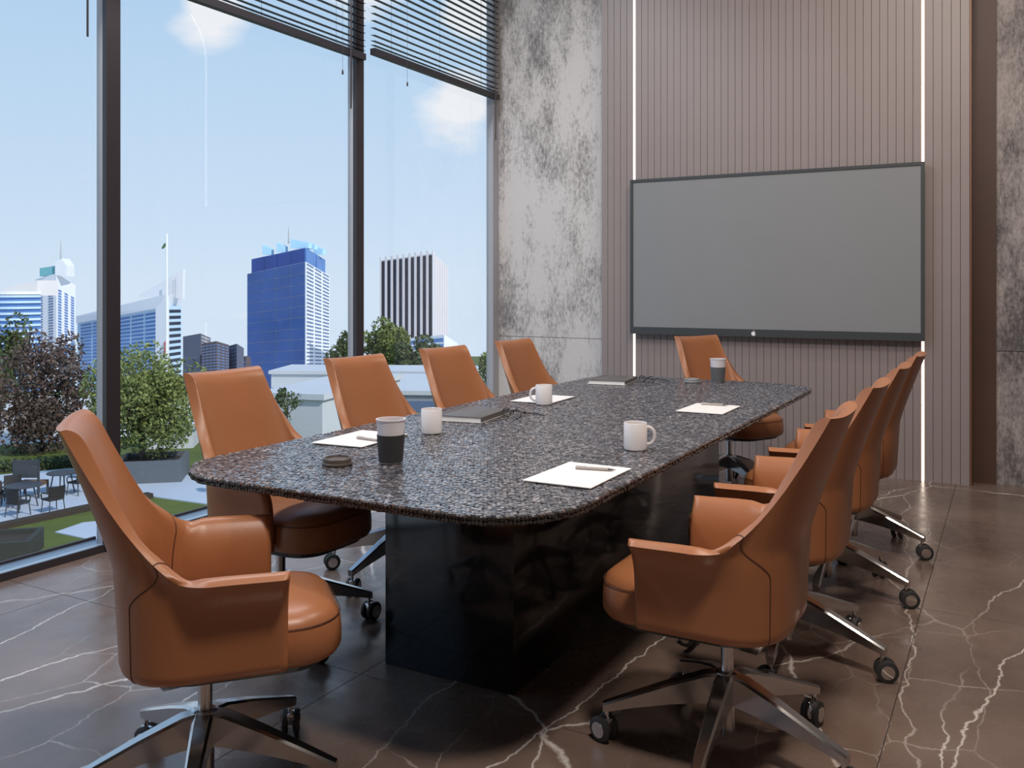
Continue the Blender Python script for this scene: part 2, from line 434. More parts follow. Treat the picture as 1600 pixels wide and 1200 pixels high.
blind('dark venetian blind hanging at the top of the middle window pane', 2.97, 4.835, 2.86, 4.66, 4.58)
blind('dark venetian blind hanging at the top of the pane beside concrete wall', 4.935, 6.66, 2.925, 6.57, 5.3)

# ---- screen
TX0, TX1, TZ0, TZ1 = -2.60, -.505, .948, 2.150
TY = BY-.075
tv = thing('wall_screen', 'large grey flat screen with dark frame mounted on slat wall', 'screen', ((TX0+TX1)/2, BY, 0))
cx = (TX0+TX1)/2
def TB(x0, x1, y0, y1, z0, z1): return BX(x0-cx, x1-cx, y0-BY, y1-BY, z0, z1)
TB(TX0+.01, TX1-.01, TY+.015, BY, TZ0+.01, TZ1-.01).obj('housing', 'tv_side', tv)
fr = MB()
for a in ((TX0, TX0+.022, TZ0, TZ1), (TX1-.022, TX1, TZ0, TZ1), (TX0+.022, TX1-.022, TZ1-.022, TZ1)): fr.box(a[0]-cx, a[1]-cx, TY-BY, TY+.03-BY, a[2], a[3])
fr.obj('frame', 'tv_frame', tv)
bar = TB(TX0+.022, TX1-.022, TY, TY+.03, TZ0, TZ0+.055).obj('lower_bar', 'tv_frame', tv)
TB(TX0+.022, TX1-.022, TY+.008, TY+.02, TZ0+.055, TZ1-.022).obj('display_panel', 'tv_screen', tv)
# small apple-shaped mark
pts = []
for k in range(40):
    a = 2*math.pi*k/40; r = 1-.16*math.exp(-((a-math.pi/2)/.32)**2)-.08*math.exp(-((a-3*math.pi/2)/.25)**2)
    x, z = math.cos(a)*r*.92, math.sin(a)*r*.95
    dx, dz = x-1.02, z-.12
    if dx*dx+dz*dz < .42**2:
        q = math.atan2(dz, dx); x, z = 1.02+.42*math.cos(q), .12+.42*math.sin(q)
    pts.append((x, z))
s = .017; LX, LZ = -1.64-cx, TZ0+.027
mb = MB().loft([[(LX+x*s, TY-BY+o, LZ-.003+z*s) for x, z in pts] for o in (-.0015, .001)])
leaf = [(.02, 1.05), (.10, 1.32), (.36, 1.52), (.40, 1.48), (.32, 1.2), (.10, 1.02)]
mb.loft([[(LX+x*s, TY-BY+o, LZ-.003+z*s) for x, z in leaf] for o in (-.0015, .001)])
mb.obj('emblem', 'white_mark', bar)

# ================================================================ TABLE
TBX0, TBX1, TBY0, TBY1, TT = -2.345, -.975, 1.885, 5.43, .74
tcx, tcy = (TBX0+TBX1)/2, (TBY0+TBY1)/2
tab = thing('conference_table', 'long dark conference table with pebbled top and glossy black pedestal', 'table', (tcx, tcy, 0))
PX0, PX1, PY0, PY1 = -1.90, -1.389, 2.495, 4.80
BX(PX0-tcx, PX1-tcx, PY0-tcy, PY1-tcy, 0, .712).obj('pedestal', 'table_black', tab, bevel=.003)
hx, hy = (TBX1-TBX0)/2, (TBY1-TBY0)/2
RC_T = .27
def slab(inset, z): return [(x, y, z) for x, y in rrect(-hx+inset, hx-inset, -hy+inset, hy-inset, RC_T-inset, 14)]
MB().loft([slab(.05, .708), slab(.010, .712), slab(.006, .722), slab(.006, .734)]).obj('tabletop', 'table_black', tab, smooth=True, ang=30)
random.seed(4); rng = np.random.default_rng(7)
def inside(x, y, m):
    ax, ay = abs(x)-(hx-RC_T), abs(y)-(hy-RC_T)
    if ax > 0 and ay > 0: return math.hypot(ax, ay) < RC_T-m
    return abs(x) < hx-m and abs(y) < hy-m
P = .0128
cs = []
row = 0; y = -hy
while y < hy:
    x = -hx+(row % 2)*P/2
    while x < hx:
        if inside(x, y, .006): cs.append((x, y))
        x += P
    y += P*.84; row += 1
C = np.array(cs); n = len(C)
C = C+rng.normal(0, .0019, C.shape)
ang = np.arange(6)/6*2*np.pi
rot = rng.uniform(0, 6.28, n)[:, None]+ang[None]
el_ = rng.uniform(.8, 1.25, n)[:, None]
rad = P*.60*rng.uniform(.86, 1.10, (n, 6))
ox = np.cos(rot)*rad*el_; oy = np.sin(rot)*rad/el_
V = np.zeros((n, 12, 3))
V[:, :6, 0] = C[:, :1]+ox; V[:, :6, 1] = C[:, 1:]+oy; V[:, :6, 2] = .7325
zt = .7374+rng.uniform(-.0009, .0010, n); tx = rng.normal(0, .05, n)[:, None]; ty = rng.normal(0, .05, n)[:, None]
V[:, 6:, 0] = C[:, :1]+ox*.86; V[:, 6:, 1] = C[:, 1:]+oy*.86
V[:, 6:, 2] = zt[:, None]+ox*.7*tx+oy*.7*ty
def pebbles(name, V, parent):
    n = len(V); me = bpy.data.meshes.new(name)
    me.vertices.add(n*12); me.vertices.foreach_set('co', V.reshape(-1).astype(np.float32))
    base = np.arange(n)[:, None]*12; k = np.arange(6)
    quads = np.stack([base+k, base+(k+1) % 6, base+6+(k+1) % 6, base+6+k], -1).reshape(n, 24)
    tops = base+6+k
    loops = np.concatenate([quads, tops], 1).reshape(-1)
    tot = np.tile(np.array([4]*6+[6]), n); st = np.concatenate([[0], np.cumsum(tot)[:-1]])
    me.loops.add(len(loops)); me.loops.foreach_set('vertex_index', loops.astype(np.int32))
    me.polygons.add(len(tot)); me.polygons.foreach_set('loop_start', st.astype(np.int32))
    me.polygons.foreach_set('use_smooth', np.zeros(len(tot), bool))
    me.update(calc_edges=True); me.validate(); me.materials.append(MATS['pebble'])
    return tag(mk(name, me, parent), kind='stuff')
pebbles('pebble_surface', V, tab)
# the pebbled rim
edge = rrect(-hx+.006, hx-.006, -hy+.006, hy-.006, RC_T-.006, 40); E2 = []
for i in range(len(edge)):
    a, b = Vector(edge[i]), Vector(edge[(i+1) % len(edge)]); L = (b-a).length; m = max(1, round(L/.012))
    for k in range(m):
        p = a+(b-a)*(k/m); d = (b-a).normalized(); E2.append((p, d, Vector((d.y, -d.x))))
vv = []
for (p, d, nn) in E2:
    for z in (.7185, .7295):
        r = .0068*random.uniform(.8, 1.15); o = random.uniform(.002, .0065); zz = z+random.uniform(-.002, .002); ring = []
        for lay, (rr, oo) in enumerate(((r, -.004), (r*.7, o))):
            for k in range(6):
                q = 2*math.pi*k/6; ring.append((p.x+d.x*math.cos(q)*rr+nn.x*oo, p.y+d.y*math.cos(q)*rr+nn.y*oo, zz+math.sin(q)*rr))
        vv.append(ring)
pr_ = pebbles('pebble_rim', np.array(vv), tab); pr_.data.materials[0] = MATS['pebble_rim']

# ================================================================ CHAIRS (local: x forward, y left)
def make_chair():
    root = thing('conference_chair', 'tan leather conference chair', 'chair', group='tan leather swivel chairs around the conference table')
    Wd, YC, YB, YFR = .262, -.02, .195, .170
    ZB, ZA, ZT = .385, .632, .976
    # plan path for one half, from the back centre (s=0) to the arm front (s=1)
    raw = []
    nq = 60
    for k in range(nq+1):
        a = (math.pi/2)*k/nq; raw.append((Wd*math.sin(a)**.72, YC-YB*max(0, math.cos(a))**.72))
    for k in range(1, 9): raw.append((Wd, YC+(YFR-YC)*k/8))
    L = [0]
    for i in range(1, len(raw)): L.append(L[-1]+math.hypot(raw[i][0]-raw[i-1][0], raw[i][1]-raw[i-1][1]))
    tot = L[-1]
    def plan(s):
        d = max(0, min(1, s))*tot
        for i in range(1, len(L)):
            if L[i] >= d-1e-9:
                t = (d-L[i-1])/max(1e-9, L[i]-L[i-1]); return (raw[i-1][0]+(raw[i][0]-raw[i-1][0])*t, raw[i-1][1]+(raw[i][1]-raw[i-1][1])*t)
        return raw[-1]
    S1, S2 = .405, .66
    def top(s):
        s = abs(s)
        if s <= S1: return ZT+.006*(s/S1)**2
        if s >= S2: return ZA-.003*ss((s-.75)/.25)
        g = ((S2-s)/(S2-S1))
        return ZA+(ZT-ZA)*(.72*g**2.3+.28*g**4.5)
    SEAM = .38      # the seam runs up the rear corner, then forward to the rim
    def outer(s, z):
        sg = -1 if s < 0 else 1
        sa = abs(s)
        x, y = plan(sa)
        t = max(0, (z-ZA+.06)/(ZT-ZA+.06)); t0 = max(0, (z-ZA)/(ZT-ZA))
        k = 1-.12*ss(t*.9)/ss(.9) if t > 0 else 1
        y = y*(1-.55*t0)+(-.195)*(.55*t0)
        y -= .130*t0**1.1
        low = max(0, (ZA-z)/(ZA-ZB)); y += .02*low*max(0, 1-sa/.5)
        arm = ss((sa-.50)/.22)
        fl = max(0, (z-.50)/(ZA-.50)); x = x*k+arm*.052*fl**2.8
        x -= .012*low*min(1, x/.1)
        bz = max(0, 1-(z-ZB)/.026); ins = .022*(1-math.sqrt(max(0, 1-bz*bz)))
        x *= 1-ins/.26
        if y < 0: y *= 1-ins/.2
        return Vector((x*sg, y, z))
    TH = .038
    def norm(s, z):
        e = .004
        a = outer(min(1, s+e), z)-outer(max(-1, s-e), z); b = outer(s, z+e)-outer(s, z-e)
        nrm = a.cross(b)
        return nrm.normalized() if nrm.length > 1e-9 else Vector((0,-1,0))
    ns = 120
    def wvf(u): return .16*ss(1-abs(abs(u)-SEAM)/.34)*(1 if u >= 0 else -1)
    def inv(t):
        a, b = 0., 1.
        for _ in range(40):
            c = (a+b)/2
            if c+wvf(c) < t: a = c
            else: b = c
        return round(a, 5)
    us = [-1+2*i/ns for i in range(ns+1)]
    us = sorted(set([round(u, 4) for u in us]+[q*inv(t) for t in (S1-.01, S1, S1+.007, S1+.02) for q in (1, -1)]+[SEAM, -SEAM]))
    nz = 34; cols = []
    for u in us:
        sgu = 1 if u >= 0 else -1
        wv = wvf(u)
        def eff(z): return u+wv*ss((z-.565)/.10)
        h = top(u+wv); col = []
        th = TH
        outs = [ZB, ZB+.004, ZB+.012, ZB+.026]+[ZB+.026+(h-ZB-.026)*(i/nz) for i in range(1, nz+1)]
        for z in outs[:-1]: col.append(outer(eff(z), z))
        col.append(outer(eff(h), h))          # the sharp outer edge of the rim
        bl = .055-.033*ss((abs(u+wv)-.55)/.12); se = u+wv
        zin = [h-e for e in (.0012, .004, .009, .016, .026, .040)]+[z for z in reversed(outs[:-1]) if z < h-.05]
        zin = zin+[ZB]*(len(outs)+4-len(zin))
        for z in zin:
            f = math.sqrt(1-(1-min(1, (h-z)/bl))**2)
            q = norm(se, min(z, h-.004)); pad = .012*math.exp(-((z-.60)/.10)**2)*max(0, 1-(abs(u)/.45)**2)
            col.append(outer(se, z)-q*(th*f+pad*f))
        cols.append(col)
    m = len(cols[0])
    # local axes of the chair: forward = y of the plan -> x ; lateral -> y
    def loc(v): return (v.y, -v.x, v.z)
    # front rounding of the arms: add an extra half-thickness cap column at each end
    for end in (0, -1):
        base = cols[end]; capc = []
        nout = min(range(m), key=lambda i: -base[i].z)
        mid = []
        for p in base:
            k1 = min(range(0, nout+1), key=lambda i: abs(base[i].z-p.z)); k2 = min(range(nout, m), key=lambda i: abs(base[i].z-p.z))
            mid.append((base[k1]+base[k2])/2)
        for f, sh in ((.80, .009), (.35, .014)):
            capc.append([Vector((mid[i].x+(base[i].x-mid[i].x)*f, base[i].y+sh, base[i].z)) for i in range(m)])
        if end == 0: cols = [capc[1], capc[0]]+cols; us = [-1.02, -1.01]+us
        else: cols = cols+capc; us = us+[1.01, 1.02]
    def piece(name, pred):
        mb = MB(); idx = {}
        def vid(i, k):
            if (i, k) not in idx: idx[(i, k)] = len(mb.v); mb.v.append(loc(cols[i][k]))
            return idx[(i, k)]
        for i in range(len(cols)-1):
            if not pred((us[i]+us[i+1])/2): continue
            for k in range(m):
                k2 = (k+1) % m; mb.f.append((vid(i, k), vid(i, k2), vid(i+1, k2), vid(i+1, k)))
        for i in (0, len(cols)-1):
            if pred(us[i]): mb.f.append(tuple(vid(i, k) for k in range(m)))
        return mb.obj(name, 'leather', root, smooth=True, ang=60)
    back = piece('backrest', lambda u: abs(u) < SEAM)
    for sg in (1, -1):
        arm = piece('armrest', lambda u: u*sg >= SEAM)
        # stitched seam along the joint
        ci = min(range(len(us)), key=lambda i: abs(us[i]-SEAM*sg))
        MB().tube([loc(p) for p in cols[ci]], .0017, 5).obj('seam', 'leather_seam', arm)
    # seat cushion
    def ring(ins, z, x1=.335):
        pts = []
        for (x, y) in rrect(-.165+ins, x1-ins, -.212+ins, .212-ins, max(.02, .13-ins), 8):
            pts.append((x, y*(1-.10*ss((.0-x)/.16)), z))
        return pts
    sc = MB().loft([ring(.035, .372), ring(.010, .380), ring(.001, .395), ring(0, .43), ring(.003, .462), ring(.012, .484), ring(.030, .499), ring(.06, .508), ring(.11, .513), ring(.16, .514)]).obj('seat_cushion', 'leather', root, smooth=True, ang=60)
    MB().tube([(a, b, c) for a, b, c in ring(.004, .474)]+[ring(.004, .474)[0]], .0015, 5).obj('seam', 'leather_seam', sc)
    MB().loft([[(x*.93, y*.93, .358) for x, y, z in ring(.02, 0)], [(x*.97, y*.97, .374) for x, y, z in ring(.02, 0)]]).obj('seat_pan', 'black_plastic', root)
    # tilt mechanism
    MB().hexa([(-.10,-.06,.305),(.12,-.06,.33),(.12,.06,.33),(-.10,.06,.305),(-.13,-.085,.36),(.15,-.085,.36),(.15,.085,.36),(-.13,.085,.36)]).obj('tilt_mechanism', 'aluminium', root, bevel=.004)
    MB().tube([(.05, .06, .335), (.05, .17, .335), (.06, .20, .332)], .006, 6).obj('lever', 'black_plastic', root)
    MB().lathe([(.021, .05), (.023, .07), (.023, .20), (.018, .202), (.018, .32)], 16).obj('gas_lift', 'aluminium', root, smooth=True)
    MB().lathe([(.030, .135), (.036, .15), (.037, .205), (.033, .222), (.024, .226)], 20).obj('base_hub', 'aluminium', root, smooth=True)
    # five-star base
    def legmesh():
        mb = MB(); lp = []
        for r, zt, h, w in ((.02, .222, .085, .025), (.06, .218, .082, .025), (.16, .185, .060, .021), (.27, .143, .038, .017), (.335, .118, .028, .015), (.35, .112, .026, .013)):
            lp.append([(r, -w*.8, zt-h), (r, w*.8, zt-h), (r, w, zt-.006), (r, w*.7, zt), (r, -w*.7, zt), (r, -w, zt-.006)])
        return mb.loft(lp).mesh('leg', 'aluminium', smooth=True, ang=35)
    LM = legmesh()
    WR = .036
    fork = MB().tube([(0,0,.10),(0,0,.06)], .007, 8)
    fork.add([(-.012,-.010,.035),(.03,-.010,.035),(.03,.010,.035),(-.012,.010,.035),(-.012,-.010,.066),(.022,-.010,.066),(.022,.010,.066),(-.012,.010,.066)], [(0,3,2,1),(4,5,6,7),(0,1,5,4),(1,2,6,5),(2,3,7,6),(3,0,4,7)])
    FM = fork.mesh('caster_fork', 'chrome', bevel=.002)
    wm = MB().lathe([(WR*.8, -.009), (WR, -.005), (WR, .005), (WR*.8, .009)], 20)
    wm.xf(Matrix.Rotation(R(90), 4, 'X')); WM = wm.mesh('caster_wheel', 'rubber', smooth=True, ang=40)
    hm = MB().lathe([(WR*.62, -.011), (WR*.62, -.008), (WR*.62, .008), (WR*.62, .011)], 16); hm.xf(Matrix.Rotation(R(90), 4, 'X')); HM = hm.mesh('wheel_cap', 'chrome')
    for k in range(5):
        lg = mk('leg', LM, root); lg.rotation_euler.z = R(72*k)
        sw = R((35, 200, 110, -40, 280)[k])
        for nm, me, off in (('caster_fork', FM, 0), ('caster_wheel', WM, .017), ('caster_wheel', WM, -.017), ('wheel_cap', HM, .017), ('wheel_cap', HM, -.017)):
            o = mk(nm, me, lg); o.rotation_euler.z = sw
            cxx = .012 if nm != 'caster_fork' else 0
            o.location = (.338+cxx*math.cos(sw)-off*math.sin(sw), cxx*math.sin(sw)+off*math.cos(sw), WR if nm != 'caster_fork' else 0)
    return root
def place_chair(root, x, y, face, base, label):
    root.location = (x, y, 0); root.rotation_euler.z = R(face); root['label'] = label
    for ch in root.children:
        if ch.name.split('.')[0] == 'leg':
            ch.rotation_euler.z = R(ch.get('_k', 0)*72+base-face)
proto = make_chair()
k = 0
for ch in proto.children:
    if ch.name.split('.')[0] == 'leg': ch['_k'] = k; k += 1
specs = [
 (-.70, 2.50, 180, -15, 'tan leather swivel chair nearest the camera on the right of the table'),
 (-.70, 3.28, 180, -15, 'tan leather swivel chair second from camera on the right of the table'),
 (-.70, 4.06, 180, -15, 'tan leather swivel chair third from camera on the right of the table'),
 (-.70, 4.80, 180, -15, 'tan leather swivel chair farthest from camera on the right of the table'),
 (-2.42, 2.53, 0, 50, 'tan leather swivel chair nearest the camera on the window side of table'),
 (-2.42, 3.31, -5, 195, 'tan leather swivel chair second from camera on the window side of table'),
 (-2.42, 4.06, -6, 180, 'tan leather swivel chair third from camera on the window side of table'),
 (-2.42, 4.86, -4, 180, 'tan leather swivel chair by the concrete wall on the window side of table'),
 (-1.81, 1.62, 49, 94, 'tan leather swivel chair turned sideways at the near end of the table'),
 (-1.60, 5.76, -28, 100, 'tan leather swivel chair at the far end of table below the screen'),
]
chairs = [proto]+[copy_tree(proto) for _ in specs[1:]]
for c, sp in zip(chairs, specs): place_chair(c, *sp)
for c in chairs:
    for ch in c.children:
        if '_k' in ch: del ch['_k']

# ================================================================ THINGS ON THE TABLE
ZT = .7396
def cup(x, y, label, sleeve, h=.142, r=.046):
    t = thing('coffee_cup', label, 'cup', (x, y, ZT), 0, 'takeaway coffee cups')
    prof = [(r*.74, 0), (r*.78, .001), (r, h-.006), (r+.0025, h-.004), (r+.0025, h), (r-.002, h), (r-.003, h-.006), (r*.93, h-.016)]
    MB().lathe(prof, 32).obj('cup_body', 'cup_paper', t, smooth=True)
    def rr(z): return r*(.78+.22*z/h)
    MB().lathe([(rr(.004)+.0005, .003), (rr(.004)+.003, .004), (rr(h*.64)+.003, h*.64), (rr(h*.64)+.0004, h*.64+.001)], 32, close=False).obj('sleeve', sleeve, t, smooth=True)
    MB().lathe([(.001, h-.0155), (r*.925, h-.0155), (r*.925, h-.0145), (.001, h-.0145)], 24).obj('coffee', 'coffee', t)
    return t
def lid(x, y, label, mt, r=.049):
    t = thing('cup_lid', label, 'lid', (x, y, ZT), R(30), 'lids taken off the coffee cups')
    MB().lathe([(r-.003, 0), (r, .002), (r, .007), (r-.004, .009), (r-.004, .020), (r-.007, .023), (r-.011, .023), (r-.013, .017), (.001, .016)], 32).obj('lid_body', mt, t, smooth=True)
    BX(-.004, .004, r-.011, r-.005, .0225, .0245).obj('sip_opening', 'cup_sleeve', t)
    return t
def mug(x, y, rz, label, h=.094, r=.041):
    t = thing('coffee_mug', label, 'mug', (x, y, ZT), rz, 'white mugs on the table')
    MB().lathe([(r*.88, 0), (r*.95, .002), (r, .010), (r, h-.002), (r-.0015, h), (r-.0035, h-.001), (r-.004, h-.006), (r-.004, .008), (.002, .007)], 32).obj('mug_body', 'ceramic', t, smooth=True)
    MB().lathe([(.001, h-.017), (r-.0042, h-.017), (r-.0042, h-.016), (.001, h-.016)], 24).obj('coffee', 'coffee', t)
    pts = []
    for k in range(13):
        a = R(-90+180*k/12); pts.append((r-.003+.029*math.cos(a)**.8 if math.cos(a) > 0 else r-.003, 0, h*.52+.030*math.sin(a)))
    MB().tube(pts, .0055, 8).obj('handle', 'ceramic', t, smooth=True)
    return t
cup(-1.755, 2.335, 'pale takeaway cup with black sleeve near the window corner of the table', 'cup_sleeve')
cup(-1.535, 5.28, 'white takeaway cup with grey sleeve at the far end of the table', 'cup_sleeve_grey', h=.142)
lid(-1.885, 2.225, 'brown cup lid lying beside the black-sleeved takeaway cup', 'lid_brown')
lid(-1.67, 5.20, 'grey cup lid lying beside the far grey-sleeved cup', 'lid_grey')
mug(-1.975, 2.89, R(120), 'white mug standing next to the nearer notebook')
mug(-1.15, 2.945, R(25), 'white mug with handle at the right edge of the table')
mug(-1.985, 3.87, R(210), 'white mug on the sheet near the far window chairs')
def sheet(c, rz, label, w=.215, l=.315, pen=None):
    t = thing('paper_sheet', label, 'paper', (c[0], c[1], ZT), rz, 'note papers laid on the table')
    for k in range(3):
        o = BX(-w/2, w/2, -l/2, l/2, .0008+k*.0009, .0016+k*.0009).obj('sheet', 'paper', t); o.rotation_euler.z = R((0, .7, -.5)[k])
    return t
def pen(x, y, rz, label, z=ZT+.0036):
    t = thing('pen', label, 'pen', (x, y, z), rz, 'pens lying on the papers')
    rot = Matrix.Translation((0, 0, .0052)) @ Matrix.Rotation(R(90), 4, 'Y')
    MB().lathe([(.0042, -.055), (.005, -.05), (.005, .045), (.0045, .047)], 12).xf(rot).obj('barrel', 'pen', t, smooth=True)
    MB().lathe([(.0045, .047), (.0035, .058), (.0012, .068), (.0006, .071)], 12).xf(rot).obj('tip', 'pen_dark', t, smooth=True)
    BX(-.055, -.020, -.0012, .0012, .0105, .0118).obj('clip', 'chrome', t)
    return t
sheet((-1.140, 2.455), R(0), 'white note paper on the right edge near the camera, pen on top')
sheet((-1.232, 4.09), R(0), 'white note paper on the right side toward the far end')
sheet((-2.125, 2.645), R(4), 'white note paper beside the black-sleeved cup, pen on top')
sheet((-2.075, 4.04), R(2), 'white note paper lying under the mug near the far window chairs')
pen(-1.125, 2.525, R(12), 'pen lying on the paper at the right edge near the camera')
pen(-2.07, 2.615, R(-5), 'pen lying on the paper beside the black-sleeved cup')
pen(-1.245, 4.20, R(5), 'pen lying on the far paper on the right side')
def notebook(x, y, rz, label, w=.225, l=.315):
    t = thing('notebook', label, 'notebook', (x, y, ZT), rz, 'dark notebooks on the table')
    BX(-w/2+.004, w/2-.003, -l/2+.004, l/2-.004, .003, .021).obj('pages', 'book_pages', t)
    cv = BX(-w/2, w/2, -l/2, l/2, .021, .024).obj('front_cover', 'book_cover', t, bevel=.001)
    BX(-w/2, w/2, -l/2, l/2, 0, .003).obj('back_cover', 'book_pages', t)
    BX(w/2-.003, w/2, -l/2, l/2, .003, .021).obj('spine', 'book_cover', t)
    BX(-w/2+.02, -w/2+.026, -l/2-.0006, l/2+.0006, .0236, .0248).obj('elastic_band', 'spectacle', cv)
def glasses(x, y, rz, label):
    t = thing('spectacles', label, 'glasses', (x, y, ZT), rz, 'black spectacles beside the notebooks')
    for sg in (-1, 1):
        pts = [(0, sg*.034+.026*math.cos(R(a)), .020+.019*math.sin(R(a))) for a in range(0, 361, 20)]
        MB().tube(pts, .0022, 6).obj('rim', 'spectacle', t)
        ln = MB().lathe([(.001, -.0004), (.024, -.0004), (.024, .0004), (.001, .0004)], 20); ln.xf(Matrix.Translation((0, sg*.034, .020)) @ Matrix.Rotation(R(90), 4, 'Y') @ Matrix.Diagonal((.75, 1, 1, 1))).obj('lens', 'glass', t)
        MB().tube([(0, sg*.062, .026), (.03, sg*.066, .024), (.10, sg*.064, .013), (.135, sg*.060, .003)], .0024, 6).obj('temple', 'spectacle', t)
    MB().tube([(0, -.010, .024), (.001, 0, .027), (0, .010, .024)], .002, 6).obj('bridge', 'spectacle', t)
notebook(-2.065, 3.335, R(8), 'dark-covered notebook between the mugs on the window side')
notebook(-2.09, 4.99, R(8), 'dark-covered notebook at the far window corner of the table')
glasses(-1.90, 3.40, R(70), 'black spectacles lying beside the nearer notebook')
glasses(-1.90, 5.05, R(70), 'black spectacles lying beside the far notebook')

# ================================================================ OUTSIDE: terrace below the window
GZ = -5.9
def ground_poly(name, pts, z, th, mt, **k):
    """polygon on the ground: pixels projected to the level z"""
    P3 = []
    for (u, v) in pts:
        d = (EYE-z)*FPX/(v-450); p = W(u, v, d); P3.append((p.x, p.y))
    return MB().loft([[(x, y, z-th) for x, y in P3], [(x, y, z) for x, y in P3]]).obj(name, mt, **k)
def G(u, v, z=GZ):
    d = (EYE-z)*FPX/(v-450); p = W(u, v, d); return p
a, b, c, d_ = W(-900, 0, 24), W(1000, 0, 24), W(1100, 0, 94), W(-900, 0, 62)
lawn = MB().loft([[(p.x, p.y, GZ-.5) for p in (Vector((-9, -25, 0)), Vector((-9, 60, 0)), c, W(530, 0, 94), W(530, 0, 62), d_)], [(p.x, p.y, GZ) for p in (Vector((-9, -25, 0)), Vector((-9, 60, 0)), c, W(530, 0, 94), W(530, 0, 62), d_)]]).obj('lawn', 'grass')
tag(lawn, kind='structure')
pa = ground_poly('patio', [(-260, 880), (128, 797), (235, 775), (420, 800), (520, 752), (300, 742), (107, 732), (-200, 760)], GZ+.04, .06, 'patio'); tag(pa, kind='structure')
sp_ = ground_poly('stepping_path', [(86, 831), (138, 842), (260, 836), (240, 806), (130, 816)], GZ+.03, .05, 'patio'); tag(sp_, kind='structure')
pw = ground_poly('plaza', [(-300, 712), (118, 688), (300, 676), (560, 668), (560, 618), (-300, 618)], GZ+.05, .06, 'paving_white'); tag(pw, kind='structure')
# dark kerb in front of the patio
kb = MB()
A, B, C_ = G(-260, 882), G(128, 799), G(235, 777)
for p, q in ((A, B), (B, C_)):
    dd = (q-p).normalized(); nn = Vector((dd.y, -dd.x, 0))*.18
    kb.hexa([(*(p-nn).xy, GZ), (*(q-nn).xy, GZ), (*(q+nn).xy, GZ), (*(p+nn).xy, GZ), (*(p-nn).xy, GZ+.16), (*(q-nn).xy, GZ+.16), (*(q+nn).xy, GZ+.16), (*(p+nn).xy, GZ+.16)])
tag(kb.obj('patio_kerb', 'soil'), kind='structure')
def oriented_box(u, v, w, dep, h, yaw=0, z=GZ):
    p = G(u, v, z); M = Matrix.Translation(p) @ Matrix.Rotation(YAW+R(yaw), 4, 'Z'); return p, YAW+R(yaw)
def planter(u, v, w, dep, h, yaw, label, mt='planter'):
    p = G(u, v); t = thing('planter_box', label, 'planter', p, YAW+R(yaw), 'planters on the terrace')
    wl = .12
    for bx_ in ((-w/2, w/2, 0, wl), (-w/2, w/2, dep-wl, dep), (-w/2, -w/2+wl, wl, dep-wl), (w/2-wl, w/2, wl, dep-wl)):
        BX(bx_[0], bx_[1], bx_[2], bx_[3], 0, h).obj('side_wall', mt, t)
    BX(-w/2+wl, w/2-wl, wl, dep-wl, .02, h*.8).obj('soil', 'soil', t)
planter(232, 757, 2.3, 2.0, .85, 12, 'pale square planter under the green tree on the terrace')
planter(-28, 884, 2.2, 1.5, .55, 14, 'dark-shaded planter box on the lawn at the left frame edge', 'planter_dark')
planter(520, 770, 3.0, 1.6, .8, 8, 'pale planter behind the window-side chairs with a small shrub')
def hedge(u0, v0, u1, v1, h, th, label):
    p, q = G(u0, v0), G(u1, v1); L = (q-p).length; t = thing('hedge', label, 'hedge', p, math.atan2(q.y-p.y, q.x-p.x))
    rr = random.Random(int(u0+v0)); mb = MB()
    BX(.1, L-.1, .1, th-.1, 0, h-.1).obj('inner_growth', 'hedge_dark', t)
    for k in range(int(L*220)):
        x, y, z = rr.uniform(0, L), rr.choice([rr.uniform(0, .15), rr.uniform(0, th)]), rr.uniform(0, h)
        if y > .15: z = h-rr.uniform(0, .12)
        leaf_quad(mb, Vector((x, y, z)), .07, rr)
    tag(mb.obj('foliage', 'leaf_dark', t), kind='stuff')
def leaf_quad(mb, p, s, rr):
    a = Vector((rr.gauss(0, 1), rr.gauss(0, 1), rr.gauss(0, 1))).normalized(); b = a.orthogonal().normalized()
    b = Matrix.Rotation(rr.uniform(0, 6.28), 3, a) @ b; l = s*rr.uniform(.7, 1.3)
    o = len(mb.v); w = a.cross(b)
    mb.v += [tuple(p-b*l), tuple(p+w*l*.45), tuple(p+b*l), tuple(p-w*l*.45)]; mb.f.append((o, o+1, o+2, o+3))
hedge(-120, 748, 118, 731, .42, .8, 'low dark hedge between the patio and the white plaza')
